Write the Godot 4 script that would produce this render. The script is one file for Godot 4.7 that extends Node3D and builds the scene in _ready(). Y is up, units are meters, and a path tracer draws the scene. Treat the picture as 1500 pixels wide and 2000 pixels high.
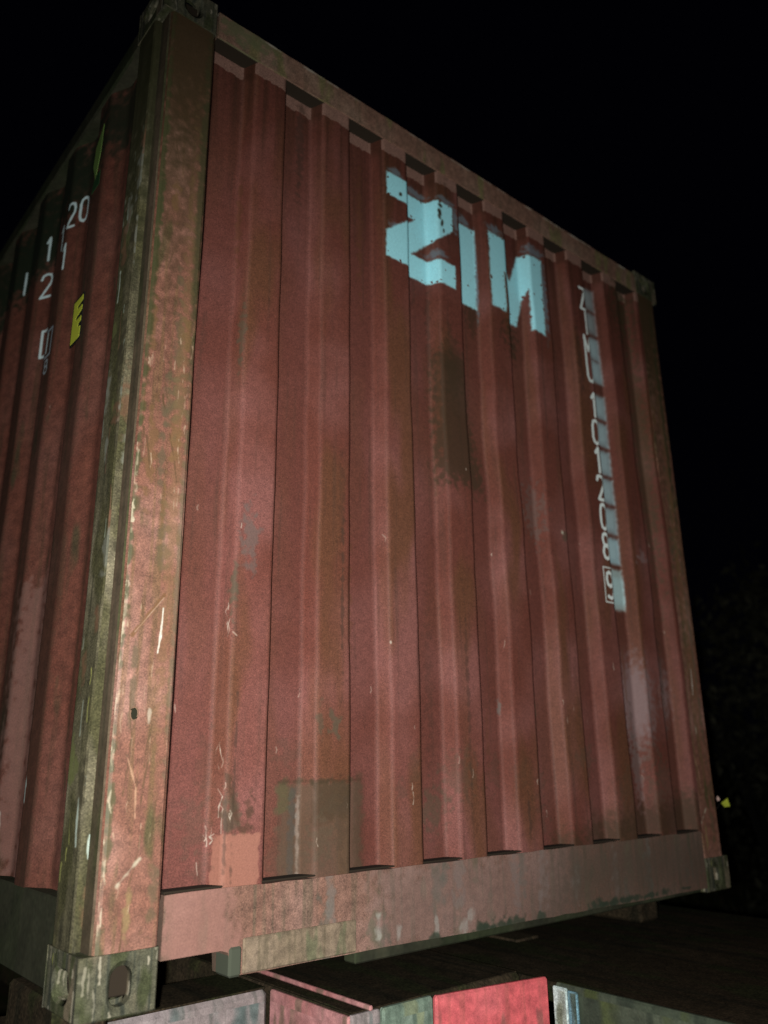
extends Node3D
# A rust-red shipping container on a trailer, photographed at night with a phone flash from below its left corner.

const LIFT := 1.15          # height of the container's underside above the ground
const CW := 2.438           # container width
const CH := 2.591           # container height
const CL := 6.058           # container length
# corrugation of the end wall: first crease, pitch, slope, inner flat, depth
const FIRST := 0.156
const PITCH := 0.246
const SLOPE := 0.018
const INNER := 0.104
const DEEP := 0.045

var rng := RandomNumberGenerator.new()
var tx_w := 0
var tx_h := 0
var tx_bent := false        # the canvas is the unrolled end wall
var tx_px := 0.0            # metres per texel
var tx_x := 0.0             # metres at the left edge
var tx_y := 0.0             # metres at the top edge
var tx_xs := PackedFloat32Array()   # metres of every texel column
var tx := PackedByteArray()
var tx_wear := PackedByteArray()
var tx_grain := PackedByteArray()


func _ready() -> void:
	rng.seed = 7
	# ---- camera
	var cam := Camera3D.new()
	cam.name = "camera"
	cam.position = Vector3(-0.6587, 0.4641 + LIFT, 1.6901)
	cam.rotation_order = EULER_ORDER_YXZ
	cam.rotation = Vector3(deg_to_rad(17.237), deg_to_rad(-40.232), deg_to_rad(-0.747))
	cam.keep_aspect = Camera3D.KEEP_HEIGHT
	var lens := CameraAttributesPhysical.new()
	lens.frustum_focal_length = 12.0 / tan(deg_to_rad(64.839 / 2.0))
	lens.frustum_focus_distance = 1.95
	lens.exposure_aperture = 1.25
	lens.frustum_far = 400.0
	lens.frustum_near = 0.05
	cam.attributes = lens
	cam.fov = 64.839
	cam.near = 0.05
	cam.far = 400.0
	add_child(cam)
	cam.current = true
	# ---- night sky
	var env := Environment.new()
	env.background_mode = Environment.BG_SKY
	var sm := ProceduralSkyMaterial.new()
	sm.sky_top_color = Color8(1, 1, 3)
	sm.sky_horizon_color = Color8(2, 2, 3)
	sm.ground_bottom_color = Color8(1, 1, 1)
	sm.ground_horizon_color = Color8(1, 1, 2)
	sm.sky_energy_multiplier = 1.0
	sm.ground_energy_multiplier = 1.0
	env.sky = Sky.new()
	env.sky.sky_material = sm
	env.tonemap_mode = Environment.TONE_MAPPER_LINEAR
	env.tonemap_exposure = 1.0
	env.sdfgi_enabled = true
	env.ssao_enabled = true
	env.ssil_enabled = true
	var we := WorldEnvironment.new()
	we.name = "night"
	we.environment = env
	add_child(we)
	# ---- the phone's flash, a hand's breadth from its lens
	var flash := SpotLight3D.new()
	flash.name = "phone_flash"
	flash.position = cam.position + cam.basis * Vector3(-0.05, -0.015, 0.02)
	flash.light_color = Color(0.97, 1.0, 0.98)
	flash.basis = cam.basis * Basis(Vector3.UP, deg_to_rad(3.0)) * Basis(Vector3.RIGHT, deg_to_rad(-13.0))
	flash.light_energy = 9.0
	flash.spot_range = 40.0
	flash.spot_attenuation = 2.0
	flash.spot_angle = 56.0
	flash.spot_angle_attenuation = 1.0
	flash.light_size = 0.012
	flash.shadow_enabled = true
	add_child(flash)

	make_ground()
	make_container()
	make_trailer()
	make_greenery()


# ------------------------------------------------------------------ nodes
func root_thing(called: String, label: String, category: String, at: Vector3) -> Node3D:
	var o := Node3D.new()
	o.name = called
	o.position = at
	o.set_meta("label", label)
	o.set_meta("category", category)
	add_child(o, true)
	return o


func part(called: String, st: SurfaceTool, m: Material, parent: Node) -> MeshInstance3D:
	var o := MeshInstance3D.new()
	o.name = called
	o.mesh = st.commit()
	o.material_override = m
	parent.add_child(o, true)
	return o


func shared(called: String, mesh: Mesh, m: Material, parent: Node, where: Transform3D) -> MeshInstance3D:
	var o := MeshInstance3D.new()
	o.name = called
	o.mesh = mesh
	o.material_override = m
	o.transform = where
	parent.add_child(o, true)
	return o


# ------------------------------------------------------------------ mesh helpers
func begin() -> SurfaceTool:
	var st := SurfaceTool.new()
	st.begin(Mesh.PRIMITIVE_TRIANGLES)
	return st


func uv_of(p: Vector3, n: Vector3) -> Vector2:
	var a := n.abs()
	if a.y > a.x and a.y > a.z:
		return Vector2(p.x, p.z)
	if a.x > a.z:
		return Vector2(p.z, -p.y)
	return Vector2(p.x, -p.y)


func vert(st: SurfaceTool, p: Vector3, n: Vector3, uv: Vector2) -> void:
	st.set_normal(n)
	st.set_uv(uv)
	st.add_vertex(p)


func tri(st: SurfaceTool, a: Vector3, b: Vector3, c: Vector3, n: Vector3) -> void:
	if (b - a).cross(c - a).dot(n) > 0.0:
		var t := b
		b = c
		c = t
	for p: Vector3 in [a, b, c]:
		vert(st, p, n, uv_of(p, n))


func quad(st: SurfaceTool, a: Vector3, b: Vector3, c: Vector3, d: Vector3, n: Vector3) -> void:
	tri(st, a, b, c, n)
	tri(st, a, c, d, n)


func box(st: SurfaceTool, lo: Vector3, hi: Vector3, ch := 0.004) -> void:
	# a box with chamfered edges
	var c := (lo + hi) / 2.0
	var h := (hi - lo) / 2.0
	ch = minf(ch, minf(h.x, minf(h.y, h.z)) * 0.6)
	for ax in 3:
		var u := (ax + 1) % 3
		var v := (ax + 2) % 3
		for s: float in [-1.0, 1.0]:
			var n := Vector3.ZERO
			n[ax] = s
			var pts: Array[Vector3] = []
			for k: Array in [[-1, -1], [1, -1], [1, 1], [-1, 1]]:
				var p := c
				p[ax] += s * h[ax]
				p[u] += k[0] * (h[u] - ch)
				p[v] += k[1] * (h[v] - ch)
				pts.append(p)
			quad(st, pts[0], pts[1], pts[2], pts[3], n)
		for s1: float in [-1.0, 1.0]:
			for s2: float in [-1.0, 1.0]:
				var n2 := Vector3.ZERO
				n2[u] = s1
				n2[v] = s2
				n2 = n2.normalized()
				var e: Array[Vector3] = []
				for k: Array in [[-1, 0], [1, 0], [1, 1], [-1, 1]]:
					var p := c
					p[ax] += k[0] * (h[ax] - ch)
					p[u] += s1 * (h[u] - (ch if k[1] else 0.0))
					p[v] += s2 * (h[v] - (0.0 if k[1] else ch))
					e.append(p)
				quad(st, e[0], e[1], e[2], e[3], n2)
	for sx: float in [-1.0, 1.0]:
		for sy: float in [-1.0, 1.0]:
			for sz: float in [-1.0, 1.0]:
				var k := Vector3(sx, sy, sz)
				var a := c + k * Vector3(h.x, h.y - ch, h.z - ch)
				var b := c + k * Vector3(h.x - ch, h.y, h.z - ch)
				var d := c + k * Vector3(h.x - ch, h.y - ch, h.z)
				tri(st, a, b, d, k.normalized())


func column(st: SurfaceTool, prof: PackedVector2Array, y0: float, y1: float, rows := 1, close := false, wob := 0.0) -> void:
	# a folded sheet: profile points (x, z) swept upwards; the outside is to the left of the walk
	var n := prof.size()
	for i in (n if close else n - 1):
		var a := prof[i]
		var b := prof[(i + 1) % n]
		var d := (b - a).normalized()
		var nn := Vector3(-d.y, 0, d.x)
		for r in rows:
			var ya := lerpf(y0, y1, float(r) / rows)
			var yb := lerpf(y0, y1, float(r + 1) / rows)
			var wa := Vector3(sin(ya * 9.0 + a.x * 30.0), 0, cos(ya * 7.3)) * wob
			var wb := Vector3(sin(yb * 9.0 + a.x * 30.0), 0, cos(yb * 7.3)) * wob
			quad(st, Vector3(a.x, ya, a.y) + wa, Vector3(b.x, ya, b.y) + wa, Vector3(b.x, yb, b.y) + wb, Vector3(a.x, yb, a.y) + wb, nn)


func plate(st: SurfaceTool, poly: PackedVector2Array, z0: float, z1: float) -> void:
	# a plate with outline poly (x, y), front at z1
	var idx := Geometry2D.triangulate_polygon(poly)
	for i in range(0, idx.size(), 3):
		for z: float in [z0, z1]:
			var nz := Vector3(0, 0, 1 if z == z1 else -1)
			tri(st, Vector3(poly[idx[i]].x, poly[idx[i]].y, z), Vector3(poly[idx[i + 1]].x, poly[idx[i + 1]].y, z), Vector3(poly[idx[i + 2]].x, poly[idx[i + 2]].y, z), nz)
	var cw := Geometry2D.is_polygon_clockwise(poly)
	for i in poly.size():
		var a := poly[i]
		var b := poly[(i + 1) % poly.size()]
		var d := (b - a).normalized()
		var n := Vector3(d.y, -d.x, 0)
		if cw:
			n = -n
		if (a - b).length() > 1e-5:
			quad(st, Vector3(a.x, a.y, z0), Vector3(b.x, b.y, z0), Vector3(b.x, b.y, z1), Vector3(a.x, a.y, z1), n)


func ragged(pts: PackedVector2Array, step: float, amount: float) -> PackedVector2Array:
	# the same outline with small dents along its edges
	var out := PackedVector2Array()
	for i in pts.size():
		var a := pts[i]
		var b := pts[(i + 1) % pts.size()]
		var n := maxi(1, int((b - a).length() / step))
		var side := (b - a).normalized().orthogonal()
		for k in n:
			var p := a.lerp(b, float(k) / n)
			if k > 0:
				p += side * rng.randf_range(-amount, amount)
			out.append(p)
	return out


func tube(st: SurfaceTool, path: PackedVector3Array, r0: float, r1: float, sides := 8) -> void:
	var rings: Array = []
	for i in path.size():
		var t := (path[mini(i + 1, path.size() - 1)] - path[maxi(i - 1, 0)]).normalized()
		var u := t.cross(Vector3.UP if absf(t.y) < 0.9 else Vector3.RIGHT).normalized()
		var v := t.cross(u)
		var ring: Array = []
		for k in sides:
			var a := TAU * k / sides
			var dir := u * cos(a) + v * sin(a)
			ring.append([path[i] + dir * lerpf(r0, r1, float(i) / (path.size() - 1)), dir])
		rings.append(ring)
	for i in path.size() - 1:
		for k in sides:
			var a: Array = rings[i][k]
			var b: Array = rings[i][(k + 1) % sides]
			var c: Array = rings[i + 1][(k + 1) % sides]
			var d: Array = rings[i + 1][k]
			smooth_quad(st, a, b, c, d)


func smooth_quad(st: SurfaceTool, a: Array, b: Array, c: Array, d: Array) -> void:
	for t: Array in [[a, b, c], [a, c, d]]:
		var p: Vector3 = t[0][0]
		var q: Vector3 = t[1][0]
		var r: Vector3 = t[2][0]
		var n: Vector3 = t[0][1]
		var order := [0, 1, 2] if (q - p).cross(r - p).dot(n) < 0.0 else [0, 2, 1]
		for k: int in order:
			vert(st, t[k][0], t[k][1], Vector2(t[k][0].x + t[k][0].z, -t[k][0].y))


func disc_lathe(st: SurfaceTool, prof: PackedVector2Array, centre: Vector3, sides := 28) -> void:
	# profile (radius, x along the axle)
	for i in prof.size() - 1:
		var a := prof[i]
		var b := prof[i + 1]
		var d := (b - a).normalized()
		for k in sides:
			var t0 := TAU * k / sides
			var t1 := TAU * (k + 1) / sides
			var f := func(p: Vector2, t: float) -> Vector3: return centre + Vector3(p.y, p.x * sin(t), p.x * cos(t))
			var tm := (t0 + t1) / 2.0
			var n := Vector3(-d.x, d.y * sin(tm), d.y * cos(tm))
			quad(st, f.call(a, t0), f.call(b, t0), f.call(b, t1), f.call(a, t1), n)


# ------------------------------------------------------------------ texture helpers
func noise_bytes(seed_: int, w: int, h: int, nx: int, ny: int, freq := 0.12, oct := 3) -> PackedByteArray:
	var n := FastNoiseLite.new()
	n.seed = seed_
	n.noise_type = FastNoiseLite.TYPE_SIMPLEX_SMOOTH
	n.frequency = freq
	n.fractal_octaves = oct
	var im := n.get_image(maxi(nx, 4), maxi(ny, 4))
	im.convert(Image.FORMAT_L8)
	im.resize(w, h, Image.INTERPOLATE_CUBIC)
	return im.get_data()


func lin(r: float, g: float, b: float) -> Color:
	return Color(r, g, b).linear_to_srgb()


func canvas(w: int, h: int, x0: float, y_top: float, px: float, sd: int) -> void:
	tx_w = w
	tx_h = h
	tx_x = x0
	tx_y = y_top
	tx_px = px
	tx_bent = false
	tx_xs = PackedFloat32Array()
	for i in w:
		tx_xs.append(x0 + (i + 0.5) * px)
	tx = PackedByteArray()
	tx.resize(w * h * 3)
	tx_wear = noise_bytes(sd + 90, w, h, w / 3, h / 3, 0.16, 4)
	tx_grain = PackedByteArray()
	tx_grain.resize(65536)
	var r := RandomNumberGenerator.new()
	r.seed = sd + 5
	for i in 65536:
		tx_grain[i] = clampi(int(r.randfn(128.0, 42.0)), 0, 255)


func put(i: int, c: Color) -> void:
	tx[i * 3] = clampi(int(c.r * 255.0), 0, 255)
	tx[i * 3 + 1] = clampi(int(c.g * 255.0), 0, 255)
	tx[i * 3 + 2] = clampi(int(c.b * 255.0), 0, 255)


func over(i: int, c: Color, a: float) -> void:
	if a <= 0.003:
		return
	a = minf(a, 1.0)
	var g := 1.0 + (tx_grain[(i * 7 + i / tx_w * 131) & 65535] - 128) * 0.0009
	tx[i * 3] = clampi(int(lerpf(tx[i * 3], c.r * 255.0 * g, a)), 0, 255)
	tx[i * 3 + 1] = clampi(int(lerpf(tx[i * 3 + 1], c.g * 255.0 * g, a)), 0, 255)
	tx[i * 3 + 2] = clampi(int(lerpf(tx[i * 3 + 2], c.b * 255.0 * g, a)), 0, 255)


func seg_dist(p: Vector2, a: Vector2, b: Vector2) -> float:
	var ab := b - a
	var t := clampf((p - a).dot(ab) / maxf(ab.length_squared(), 1e-9), 0.0, 1.0)
	return (p - a - ab * t).length()


func bounds(pts: PackedVector2Array, grow: float) -> Array:
	var lo := pts[0]
	var hi := pts[0]
	for p in pts:
		lo = lo.min(p)
		hi = hi.max(p)
	return [maxi(0, int((lo.x - grow - tx_x) / tx_px)), mini(tx_w - 1, int((hi.x + grow - tx_x) / tx_px) + 1), maxi(0, int((tx_y - hi.y - grow) / tx_px)), mini(tx_h - 1, int((tx_y - lo.y + grow) / tx_px) + 1)]


func fill(pts: PackedVector2Array, c: Color, alpha := 1.0, soft := 0.002, rag := 0.004, wear := 0.0) -> void:
	# a filled outline, in metres; wear eats flakes out of it
	if tx_bent:
		pts = bend(pts, true)
	var b := bounds(pts, soft + rag)
	for y in range(b[2], b[3] + 1):
		for x in range(b[0], b[1] + 1):
			var p := Vector2(tx_x + (x + 0.5) * tx_px, tx_y - (y + 0.5) * tx_px)
			var d := 1e9
			for k in pts.size():
				d = minf(d, seg_dist(p, pts[k], pts[(k + 1) % pts.size()]))
			if not Geometry2D.is_point_in_polygon(p, pts):
				d = -d
			var i := y * tx_w + x
			var w := (tx_wear[i] - 128) / 128.0
			var a := smoothstep(-soft, soft, d + w * rag)
			if wear > 0.0:
				a *= 1.0 - smoothstep(0.75 - wear, 0.85 - wear, w + (0.25 if d < 0.012 else 0.0))
			over(i, c, a * alpha)


func stroke(pts: PackedVector2Array, width: float, c: Color, alpha := 1.0, soft := 0.0015, rag := 0.0, wear := 0.0) -> void:
	if tx_bent:
		pts = bend(pts, false)
	var b := bounds(pts, width + soft + rag)
	for y in range(b[2], b[3] + 1):
		for x in range(b[0], b[1] + 1):
			var p := Vector2(tx_x + (x + 0.5) * tx_px, tx_y - (y + 0.5) * tx_px)
			var d := 1e9
			for k in pts.size() - 1:
				d = minf(d, seg_dist(p, pts[k], pts[k + 1]))
			var i := y * tx_w + x
			var w := (tx_wear[i] - 128) / 128.0
			var a := smoothstep(-soft, soft, width / 2.0 - d + w * rag)
			if wear > 0.0:
				a *= 1.0 - smoothstep(0.7 - wear, 0.85 - wear, w)
			over(i, c, a * alpha)


func blob(cx: float, cy: float, rx: float, ry: float, c: Color, alpha: float, rag := 0.6) -> void:
	if tx_bent:
		cx = unrolled(cx)
	var b := bounds(PackedVector2Array([Vector2(cx - rx * 1.5, cy - ry * 1.5), Vector2(cx + rx * 1.5, cy + ry * 1.5)]), 0.0)
	for y in range(b[2], b[3] + 1):
		for x in range(b[0], b[1] + 1):
			var i := y * tx_w + x
			var dx := (tx_x + (x + 0.5) * tx_px - cx) / rx
			var dy := (tx_y - (y + 0.5) * tx_px - cy) / ry
			var w := (tx_wear[i] - 128) / 128.0
			over(i, c, alpha * (1.0 - smoothstep(0.35, 1.1, sqrt(dx * dx + dy * dy) + w * rag)))


func bend(pts: PackedVector2Array, closed: bool) -> PackedVector2Array:
	# an outline on the flat picture of the wall laid onto its folds
	var out := PackedVector2Array()
	for i in (pts.size() if closed else pts.size() - 1):
		var a := pts[i]
		var b := pts[(i + 1) % pts.size()]
		out.append(Vector2(unrolled(a.x), a.y))
		var cuts: Array[float] = []
		for k in range(0, 10):
			for t: float in [0.0, SLOPE, SLOPE + INNER, 2.0 * SLOPE + INNER]:
				var x := FIRST + k * PITCH + t
				if absf(b.x - a.x) > 1e-6 and (x - a.x) * (x - b.x) < -1e-9:
					cuts.append((x - a.x) / (b.x - a.x))
		cuts.sort()
		for c in cuts:
			var q := a.lerp(b, c)
			out.append(Vector2(unrolled(q.x), q.y))
	if not closed:
		out.append(Vector2(unrolled(pts[-1].x), pts[-1].y))
	return out


const GLYPH := {
	"Z": [[0, 1, 1, 1, 0, 0, 1, 0]], "I": [[0.5, 1, 0.5, 0]], "M": [[0, 0, 0, 1, 0.5, 0.35, 1, 1, 1, 0]],
	"U": [[0, 1, 0, 0.2, 0.25, 0, 0.75, 0, 1, 0.2, 1, 1]], "1": [[0.15, 0.8, 0.55, 1, 0.55, 0]],
	"0": [[0.5, 1, 0.85, 0.93, 1, 0.75, 1, 0.25, 0.85, 0.07, 0.5, 0, 0.15, 0.07, 0, 0.25, 0, 0.75, 0.15, 0.93, 0.5, 1]],
	"2": [[0, 0.8, 0.12, 0.95, 0.45, 1, 0.85, 0.95, 1, 0.77, 0.95, 0.6, 0, 0, 1, 0]],
	"8": [[0.5, 1, 0.9, 0.93, 0.97, 0.75, 0.85, 0.57, 0.5, 0.52, 0.15, 0.57, 0.03, 0.75, 0.1, 0.93, 0.5, 1], [0.5, 0.52, 0.9, 0.45, 1, 0.25, 0.85, 0.05, 0.5, 0, 0.15, 0.05, 0, 0.25, 0.1, 0.45, 0.5, 0.52]],
	"9": [[0.97, 0.62, 0.8, 0.5, 0.5, 0.46, 0.15, 0.53, 0.03, 0.73, 0.15, 0.94, 0.5, 1, 0.85, 0.94, 1, 0.73, 1, 0.25, 0.85, 0.05, 0.5, 0, 0.1, 0.06]],
	"G": [[1, 0.8, 0.85, 0.95, 0.5, 1, 0.15, 0.93, 0, 0.75, 0, 0.25, 0.15, 0.07, 0.5, 0, 0.85, 0.07, 1, 0.25, 1, 0.48, 0.55, 0.48]],
}


func glyph(ch: String, x: float, y: float, w: float, h: float, bold: float, c: Color, wear := 0.0) -> void:
	# y is the foot of the letter
	for s: Array in GLYPH[ch]:
		var pts := PackedVector2Array()
		for k in range(0, s.size(), 2):
			pts.append(Vector2(x + s[k] * w, y + s[k + 1] * h))
		stroke(pts, bold, c, 1.0, 0.0016, 0.0012, wear)


func texture() -> ImageTexture:
	return ImageTexture.create_from_image(Image.create_from_data(tx_w, tx_h, false, Image.FORMAT_RGB8, tx))


func weathered(sd: int, w: int, h: int, px: float, base: Color, pale: Color, grime: Color, moss_shade: Color, k := {}) -> void:
	# old paint: cloudy fading, downward streaks, moss and chips
	canvas(w, h, k.get("x", 0.0), k.get("y", h * px), px, sd)
	var cloud := noise_bytes(sd, w, h, w / 8, h / 10, 0.05)
	var run := noise_bytes(sd + 1, w, h, w / 2, h / 40, 0.13)
	var mossy := noise_bytes(sd + 2, w, h, w / 4, h / 14, 0.09, 4)
	var kp: float = k.get("pale", 0.6)
	var kr: float = k.get("run", 0.6)
	var km: float = k.get("moss_shade", 0.3)
	var kg: float = k.get("grain", 0.0012)
	for y in h:
		for x in w:
			var i := y * w + x
			var c := base.lerp(pale, clampf((cloud[i] - 96) / 110.0, 0, 1) * kp)
			c = c.lerp(grime, smoothstep(0.5, 0.85, run[i] / 255.0) * kr)
			c = c.lerp(moss_shade, smoothstep(0.75 - km, 0.95 - km * 0.7, mossy[i] / 255.0) * 0.85)
			var g := 1.0 + (tx_grain[(x * 193 + y * 389 + (x * y) % 251) & 65535] - 128) * kg + (tx_wear[i] - 128) * 0.0011
			put(i, Color(c.r * g, c.g * g, c.b * g))


func scratches(count: int, c: Color, lo: Vector2, hi: Vector2, length: float, width: float, lean := 0.15) -> void:
	for k in count:
		var p := Vector2(rng.randf_range(lo.x, hi.x), rng.randf_range(lo.y, hi.y))
		var l := length * rng.randf_range(0.15, 1.0)
		var q := p + Vector2(rng.randf_range(-lean, lean) * l, -l)
		stroke(PackedVector2Array([p, p.lerp(q, 0.5) + Vector2(rng.randf_range(-0.004, 0.004), 0), q]), width * rng.randf_range(0.5, 1.3), c, rng.randf_range(0.35, 0.9), 0.001, 0.0022)


func painted(t: Texture2D, rough := 0.6, spec := 0.35, cover := Vector2.ONE, off := Vector2.ZERO, relief := 0.03) -> StandardMaterial3D:
	var m := StandardMaterial3D.new()
	m.albedo_texture = t
	m.roughness = rough
	m.metallic_specular = spec
	m.uv1_scale = Vector3(1.0 / cover.x, 1.0 / cover.y, 1)
	m.uv1_offset = Vector3(off.x, off.y, 0)
	if relief > 0.0:
		m.heightmap_enabled = true
		m.heightmap_texture = t
		m.heightmap_scale = relief
	return m


func plain(c: Color, rough := 0.8) -> StandardMaterial3D:
	var m := StandardMaterial3D.new()
	m.albedo_color = c
	m.roughness = rough
	m.metallic_specular = 0.3
	return m


# ------------------------------------------------------------------ the container
func unrolled(x: float) -> float:
	# distance along the corrugated sheet from its left edge
	var k := floorf((x - FIRST) / PITCH)
	var t := x - FIRST - k * PITCH
	var long := sqrt(SLOPE * SLOPE + DEEP * DEEP) / SLOPE
	var extra := (minf(t, SLOPE) + clampf(t - SLOPE - INNER, 0.0, SLOPE)) * (long - 1.0)
	return k * (PITCH + 2.0 * SLOPE * (long - 1.0)) + t + extra


func rolled(d: float) -> float:
	var long := sqrt(SLOPE * SLOPE + DEEP * DEEP) / SLOPE
	var whole := PITCH + 2.0 * SLOPE * (long - 1.0)
	var k := floorf(d / whole)
	var t := d - k * whole
	var x := 0.0
	if t < SLOPE * long:
		x = t / long
	elif t < SLOPE * long + INNER:
		x = t - SLOPE * (long - 1.0)
	elif t < 2.0 * SLOPE * long + INNER:
		x = SLOPE + INNER + (t - SLOPE * long - INNER) / long
	else:
		x = t - 2.0 * SLOPE * (long - 1.0)
	return FIRST + k * PITCH + x


func end_texture() -> ImageTexture:
	var px := 0.00165
	var w := int(unrolled(2.290) / px)
	var h := int(2.29 / px)
	canvas(w, h, 0.0, 2.488, px, 21)
	tx_bent = true
	for i in w:
		tx_xs[i] = rolled((i + 0.5) * px)
	var cloud := noise_bytes(31, w, h, w / 10, h / 10, 0.035)
	var warm := noise_bytes(32, w, h, w / 6, h / 24, 0.05)
	var run := noise_bytes(33, w, h, w / 2, h / 50, 0.10, 4)
	var red := lin(0.128, 0.0380, 0.0270)
	var faded := lin(0.190, 0.0690, 0.0585)
	var brown := lin(0.112, 0.0430, 0.0215)
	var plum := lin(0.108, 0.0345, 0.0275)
	var grime := lin(0.050, 0.0280, 0.0200)
	var touch := lin(0.275, 0.150, 0.118)
	var worn := lin(0.240, 0.125, 0.115)
	var rust := lin(0.045, 0.018, 0.010)
	for x in w:
		var t := fmod(tx_xs[x] - FIRST, PITCH)
		var flat := t > 2 * SLOPE + INNER - 0.002 or (t > SLOPE and t < SLOPE + INNER)
		var slope := t > SLOPE + INNER and t < 2 * SLOPE + INNER
		var bend := maxf(1.0 - absf(t - SLOPE - INNER) / (0.004 if t > SLOPE + INNER else 0.010), 0.8 - absf(t - 2 * SLOPE - INNER) / (0.004 if t < 2 * SLOPE + INNER else 0.010))
		var crease_line := 1.0 - minf(t * 0.5, PITCH - t) / 0.0055
		for y in h:
			var i := y * w + x
			var up := 2.488 - (y + 0.5) * px
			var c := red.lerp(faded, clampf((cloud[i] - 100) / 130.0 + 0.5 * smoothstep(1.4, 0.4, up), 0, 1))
			c = c.lerp(brown, smoothstep(0.42, 0.8, warm[i] / 255.0) * (0.8 if t > 2 * SLOPE + INNER else 0.45))
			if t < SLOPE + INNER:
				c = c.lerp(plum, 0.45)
			c = c.lerp(grime, smoothstep(0.58, 0.95, run[i] / 255.0) * 0.30)
			if up < 2.44:
				c = c.lerp(rust, 0.45 * smoothstep(1.9, 2.44, up) * smoothstep(40, 200, run[i]))
			if flat and up > 2.428 + (tx_wear[i] - 128) * 0.00006:
				c = c.lerp(touch, 0.85)
			elif slope and up > 2.40:
				c = c.lerp(rust, 0.5 * smoothstep(2.40, 2.44, up))
			if bend > 0.0:
				c = c.lerp(worn, minf(bend, 1.0) * (0.25 + 0.75 * smoothstep(85, 190, warm[i])) * 0.15)  # pale bends hold both worn paint and a painted highlight
			if crease_line > 0.0:
				c = c.lerp(rust, minf(crease_line * 1.2, 1.0) * 0.42)  # darker line along each crease
			var g := 1.0 + (tx_grain[(x * 193 + y * 389 + (x * y) % 251) & 65535] - 128) * 0.0024 + (tx_wear[i] - 128) * 0.0004
			put(i, Color(c.r * g, c.g * g, c.b * g))
	# stains, patches and ghosts of old stickers
	var murk := lin(0.085, 0.062, 0.040)
	var soot_shade := lin(0.040, 0.026, 0.014)
	var grey := lin(0.125, 0.095, 0.085)
	var chalk := lin(0.225, 0.140, 0.138)
	fill(PackedVector2Array([Vector2(0.462, 0.423), Vector2(0.716, 0.423), Vector2(0.716, 0.2), Vector2(0.470, 0.2)]), murk, 0.58, 0.012, 0.016)
	fill(PackedVector2Array([Vector2(0.54, 0.42), Vector2(0.66, 0.42), Vector2(0.66, 0.35), Vector2(0.54, 0.33)]), soot_shade, 0.40, 0.012, 0.02)
	fill(PackedVector2Array([Vector2(0.465, 0.42), Vector2(0.50, 0.42), Vector2(0.50, 0.36), Vector2(0.468, 0.35)]), lin(0.075, 0.07, 0.03), 0.5, 0.012, 0.02)
	fill(PackedVector2Array([Vector2(0.495, 0.41), Vector2(0.513, 0.41), Vector2(0.513, 0.2), Vector2(0.495, 0.2)]), lin(0.06, 0.055, 0.05), 0.55, 0.006, 0.012)
	fill(PackedVector2Array([Vector2(0.516, 0.39), Vector2(0.524, 0.39), Vector2(0.524, 0.21), Vector2(0.516, 0.21)]), lin(0.27, 0.21, 0.18), 0.5, 0.003, 0.006)
	stroke(PackedVector2Array([Vector2(0.462, 0.423), Vector2(0.716, 0.423)]), 0.008, soot_shade, 0.45, 0.004, 0.006)
	stroke(PackedVector2Array([Vector2(0.71, 0.423), Vector2(0.712, 0.2)]), 0.03, soot_shade, 0.35, 0.01, 0.01)
	fill(PackedVector2Array([Vector2(0.285, 0.316), Vector2(0.388, 0.316), Vector2(0.388, 0.19), Vector2(0.283, 0.19)]), lin(0.290, 0.118, 0.085), 0.9, 0.003, 0.006)
	fill(PackedVector2Array([Vector2(1.02, 1.76), Vector2(1.14, 1.77), Vector2(1.24, 1.32), Vector2(1.02, 1.305)]), soot_shade, 0.68, 0.03, 0.05)
	blob(1.08, 1.72, 0.05, 0.16, soot_shade, 0.4)
	blob(1.40, 1.94, 0.09, 0.10, soot_shade, 0.7)
	blob(1.23, 1.99, 0.04, 0.09, soot_shade, 0.5)
	blob(0.295, 0.86, 0.014, 0.07, murk, 0.8, 0.9)
	blob(0.292, 1.56, 0.014, 0.11, murk, 0.7, 0.9)
	blob(0.335, 1.00, 0.03, 0.09, grey, 0.6, 0.9)
	blob(0.31, 0.36, 0.03, 0.05, murk, 0.7, 0.9)
	blob(0.36, 0.36, 0.016, 0.04, soot_shade, 0.5, 0.9)
	blob(0.60, 0.56, 0.02, 0.04, murk, 0.8, 0.9)
	blob(0.555, 0.57, 0.012, 0.05, murk, 0.6, 0.9)
	blob(2.00, 0.66, 0.12, 0.21, chalk, 0.95, 0.3)
	blob(2.16, 0.70, 0.10, 0.17, chalk, 0.9, 0.3)
	blob(1.98, 0.42, 0.03, 0.20, chalk, 0.5)
	blob(2.08, 1.21, 0.04, 0.03, chalk, 0.7, 0.9)
	blob(1.98, 0.45, 0.04, 0.12, grey, 0.4)
	blob(1.50, 1.30, 0.06, 0.12, grey, 0.45, 0.9)
	fill(PackedVector2Array([Vector2(1.9, 0.30), Vector2(2.3, 0.34), Vector2(2.3, 0.19), Vector2(1.5, 0.19), Vector2(1.5, 0.23)]), soot_shade, 0.6, 0.05, 0.05)  # lower right darkened to paint in the light's falloff
	blob(2.15, 2.35, 0.13, 0.20, lin(0.05, 0.045, 0.02), 0.6)
	blob(2.24, 1.7, 0.06, 0.7, lin(0.07, 0.06, 0.03), 0.45)
	for k in 26:
		blob(rng.randf_range(0.16, 2.2), rng.randf_range(0.24, 0.5), rng.randf_range(0.02, 0.08), rng.randf_range(0.03, 0.1), murk, rng.randf_range(0.1, 0.35), 0.9)
	for k in 40:
		blob(rng.randf_range(0.16, 2.25), rng.randf_range(0.3, 2.4), rng.randf_range(0.004, 0.02), rng.randf_range(0.04, 0.3), grime if k % 3 else brown, rng.randf_range(0.15, 0.5), 0.9)
	# chips and scratches
	var bare := lin(0.42, 0.33, 0.27)
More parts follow.
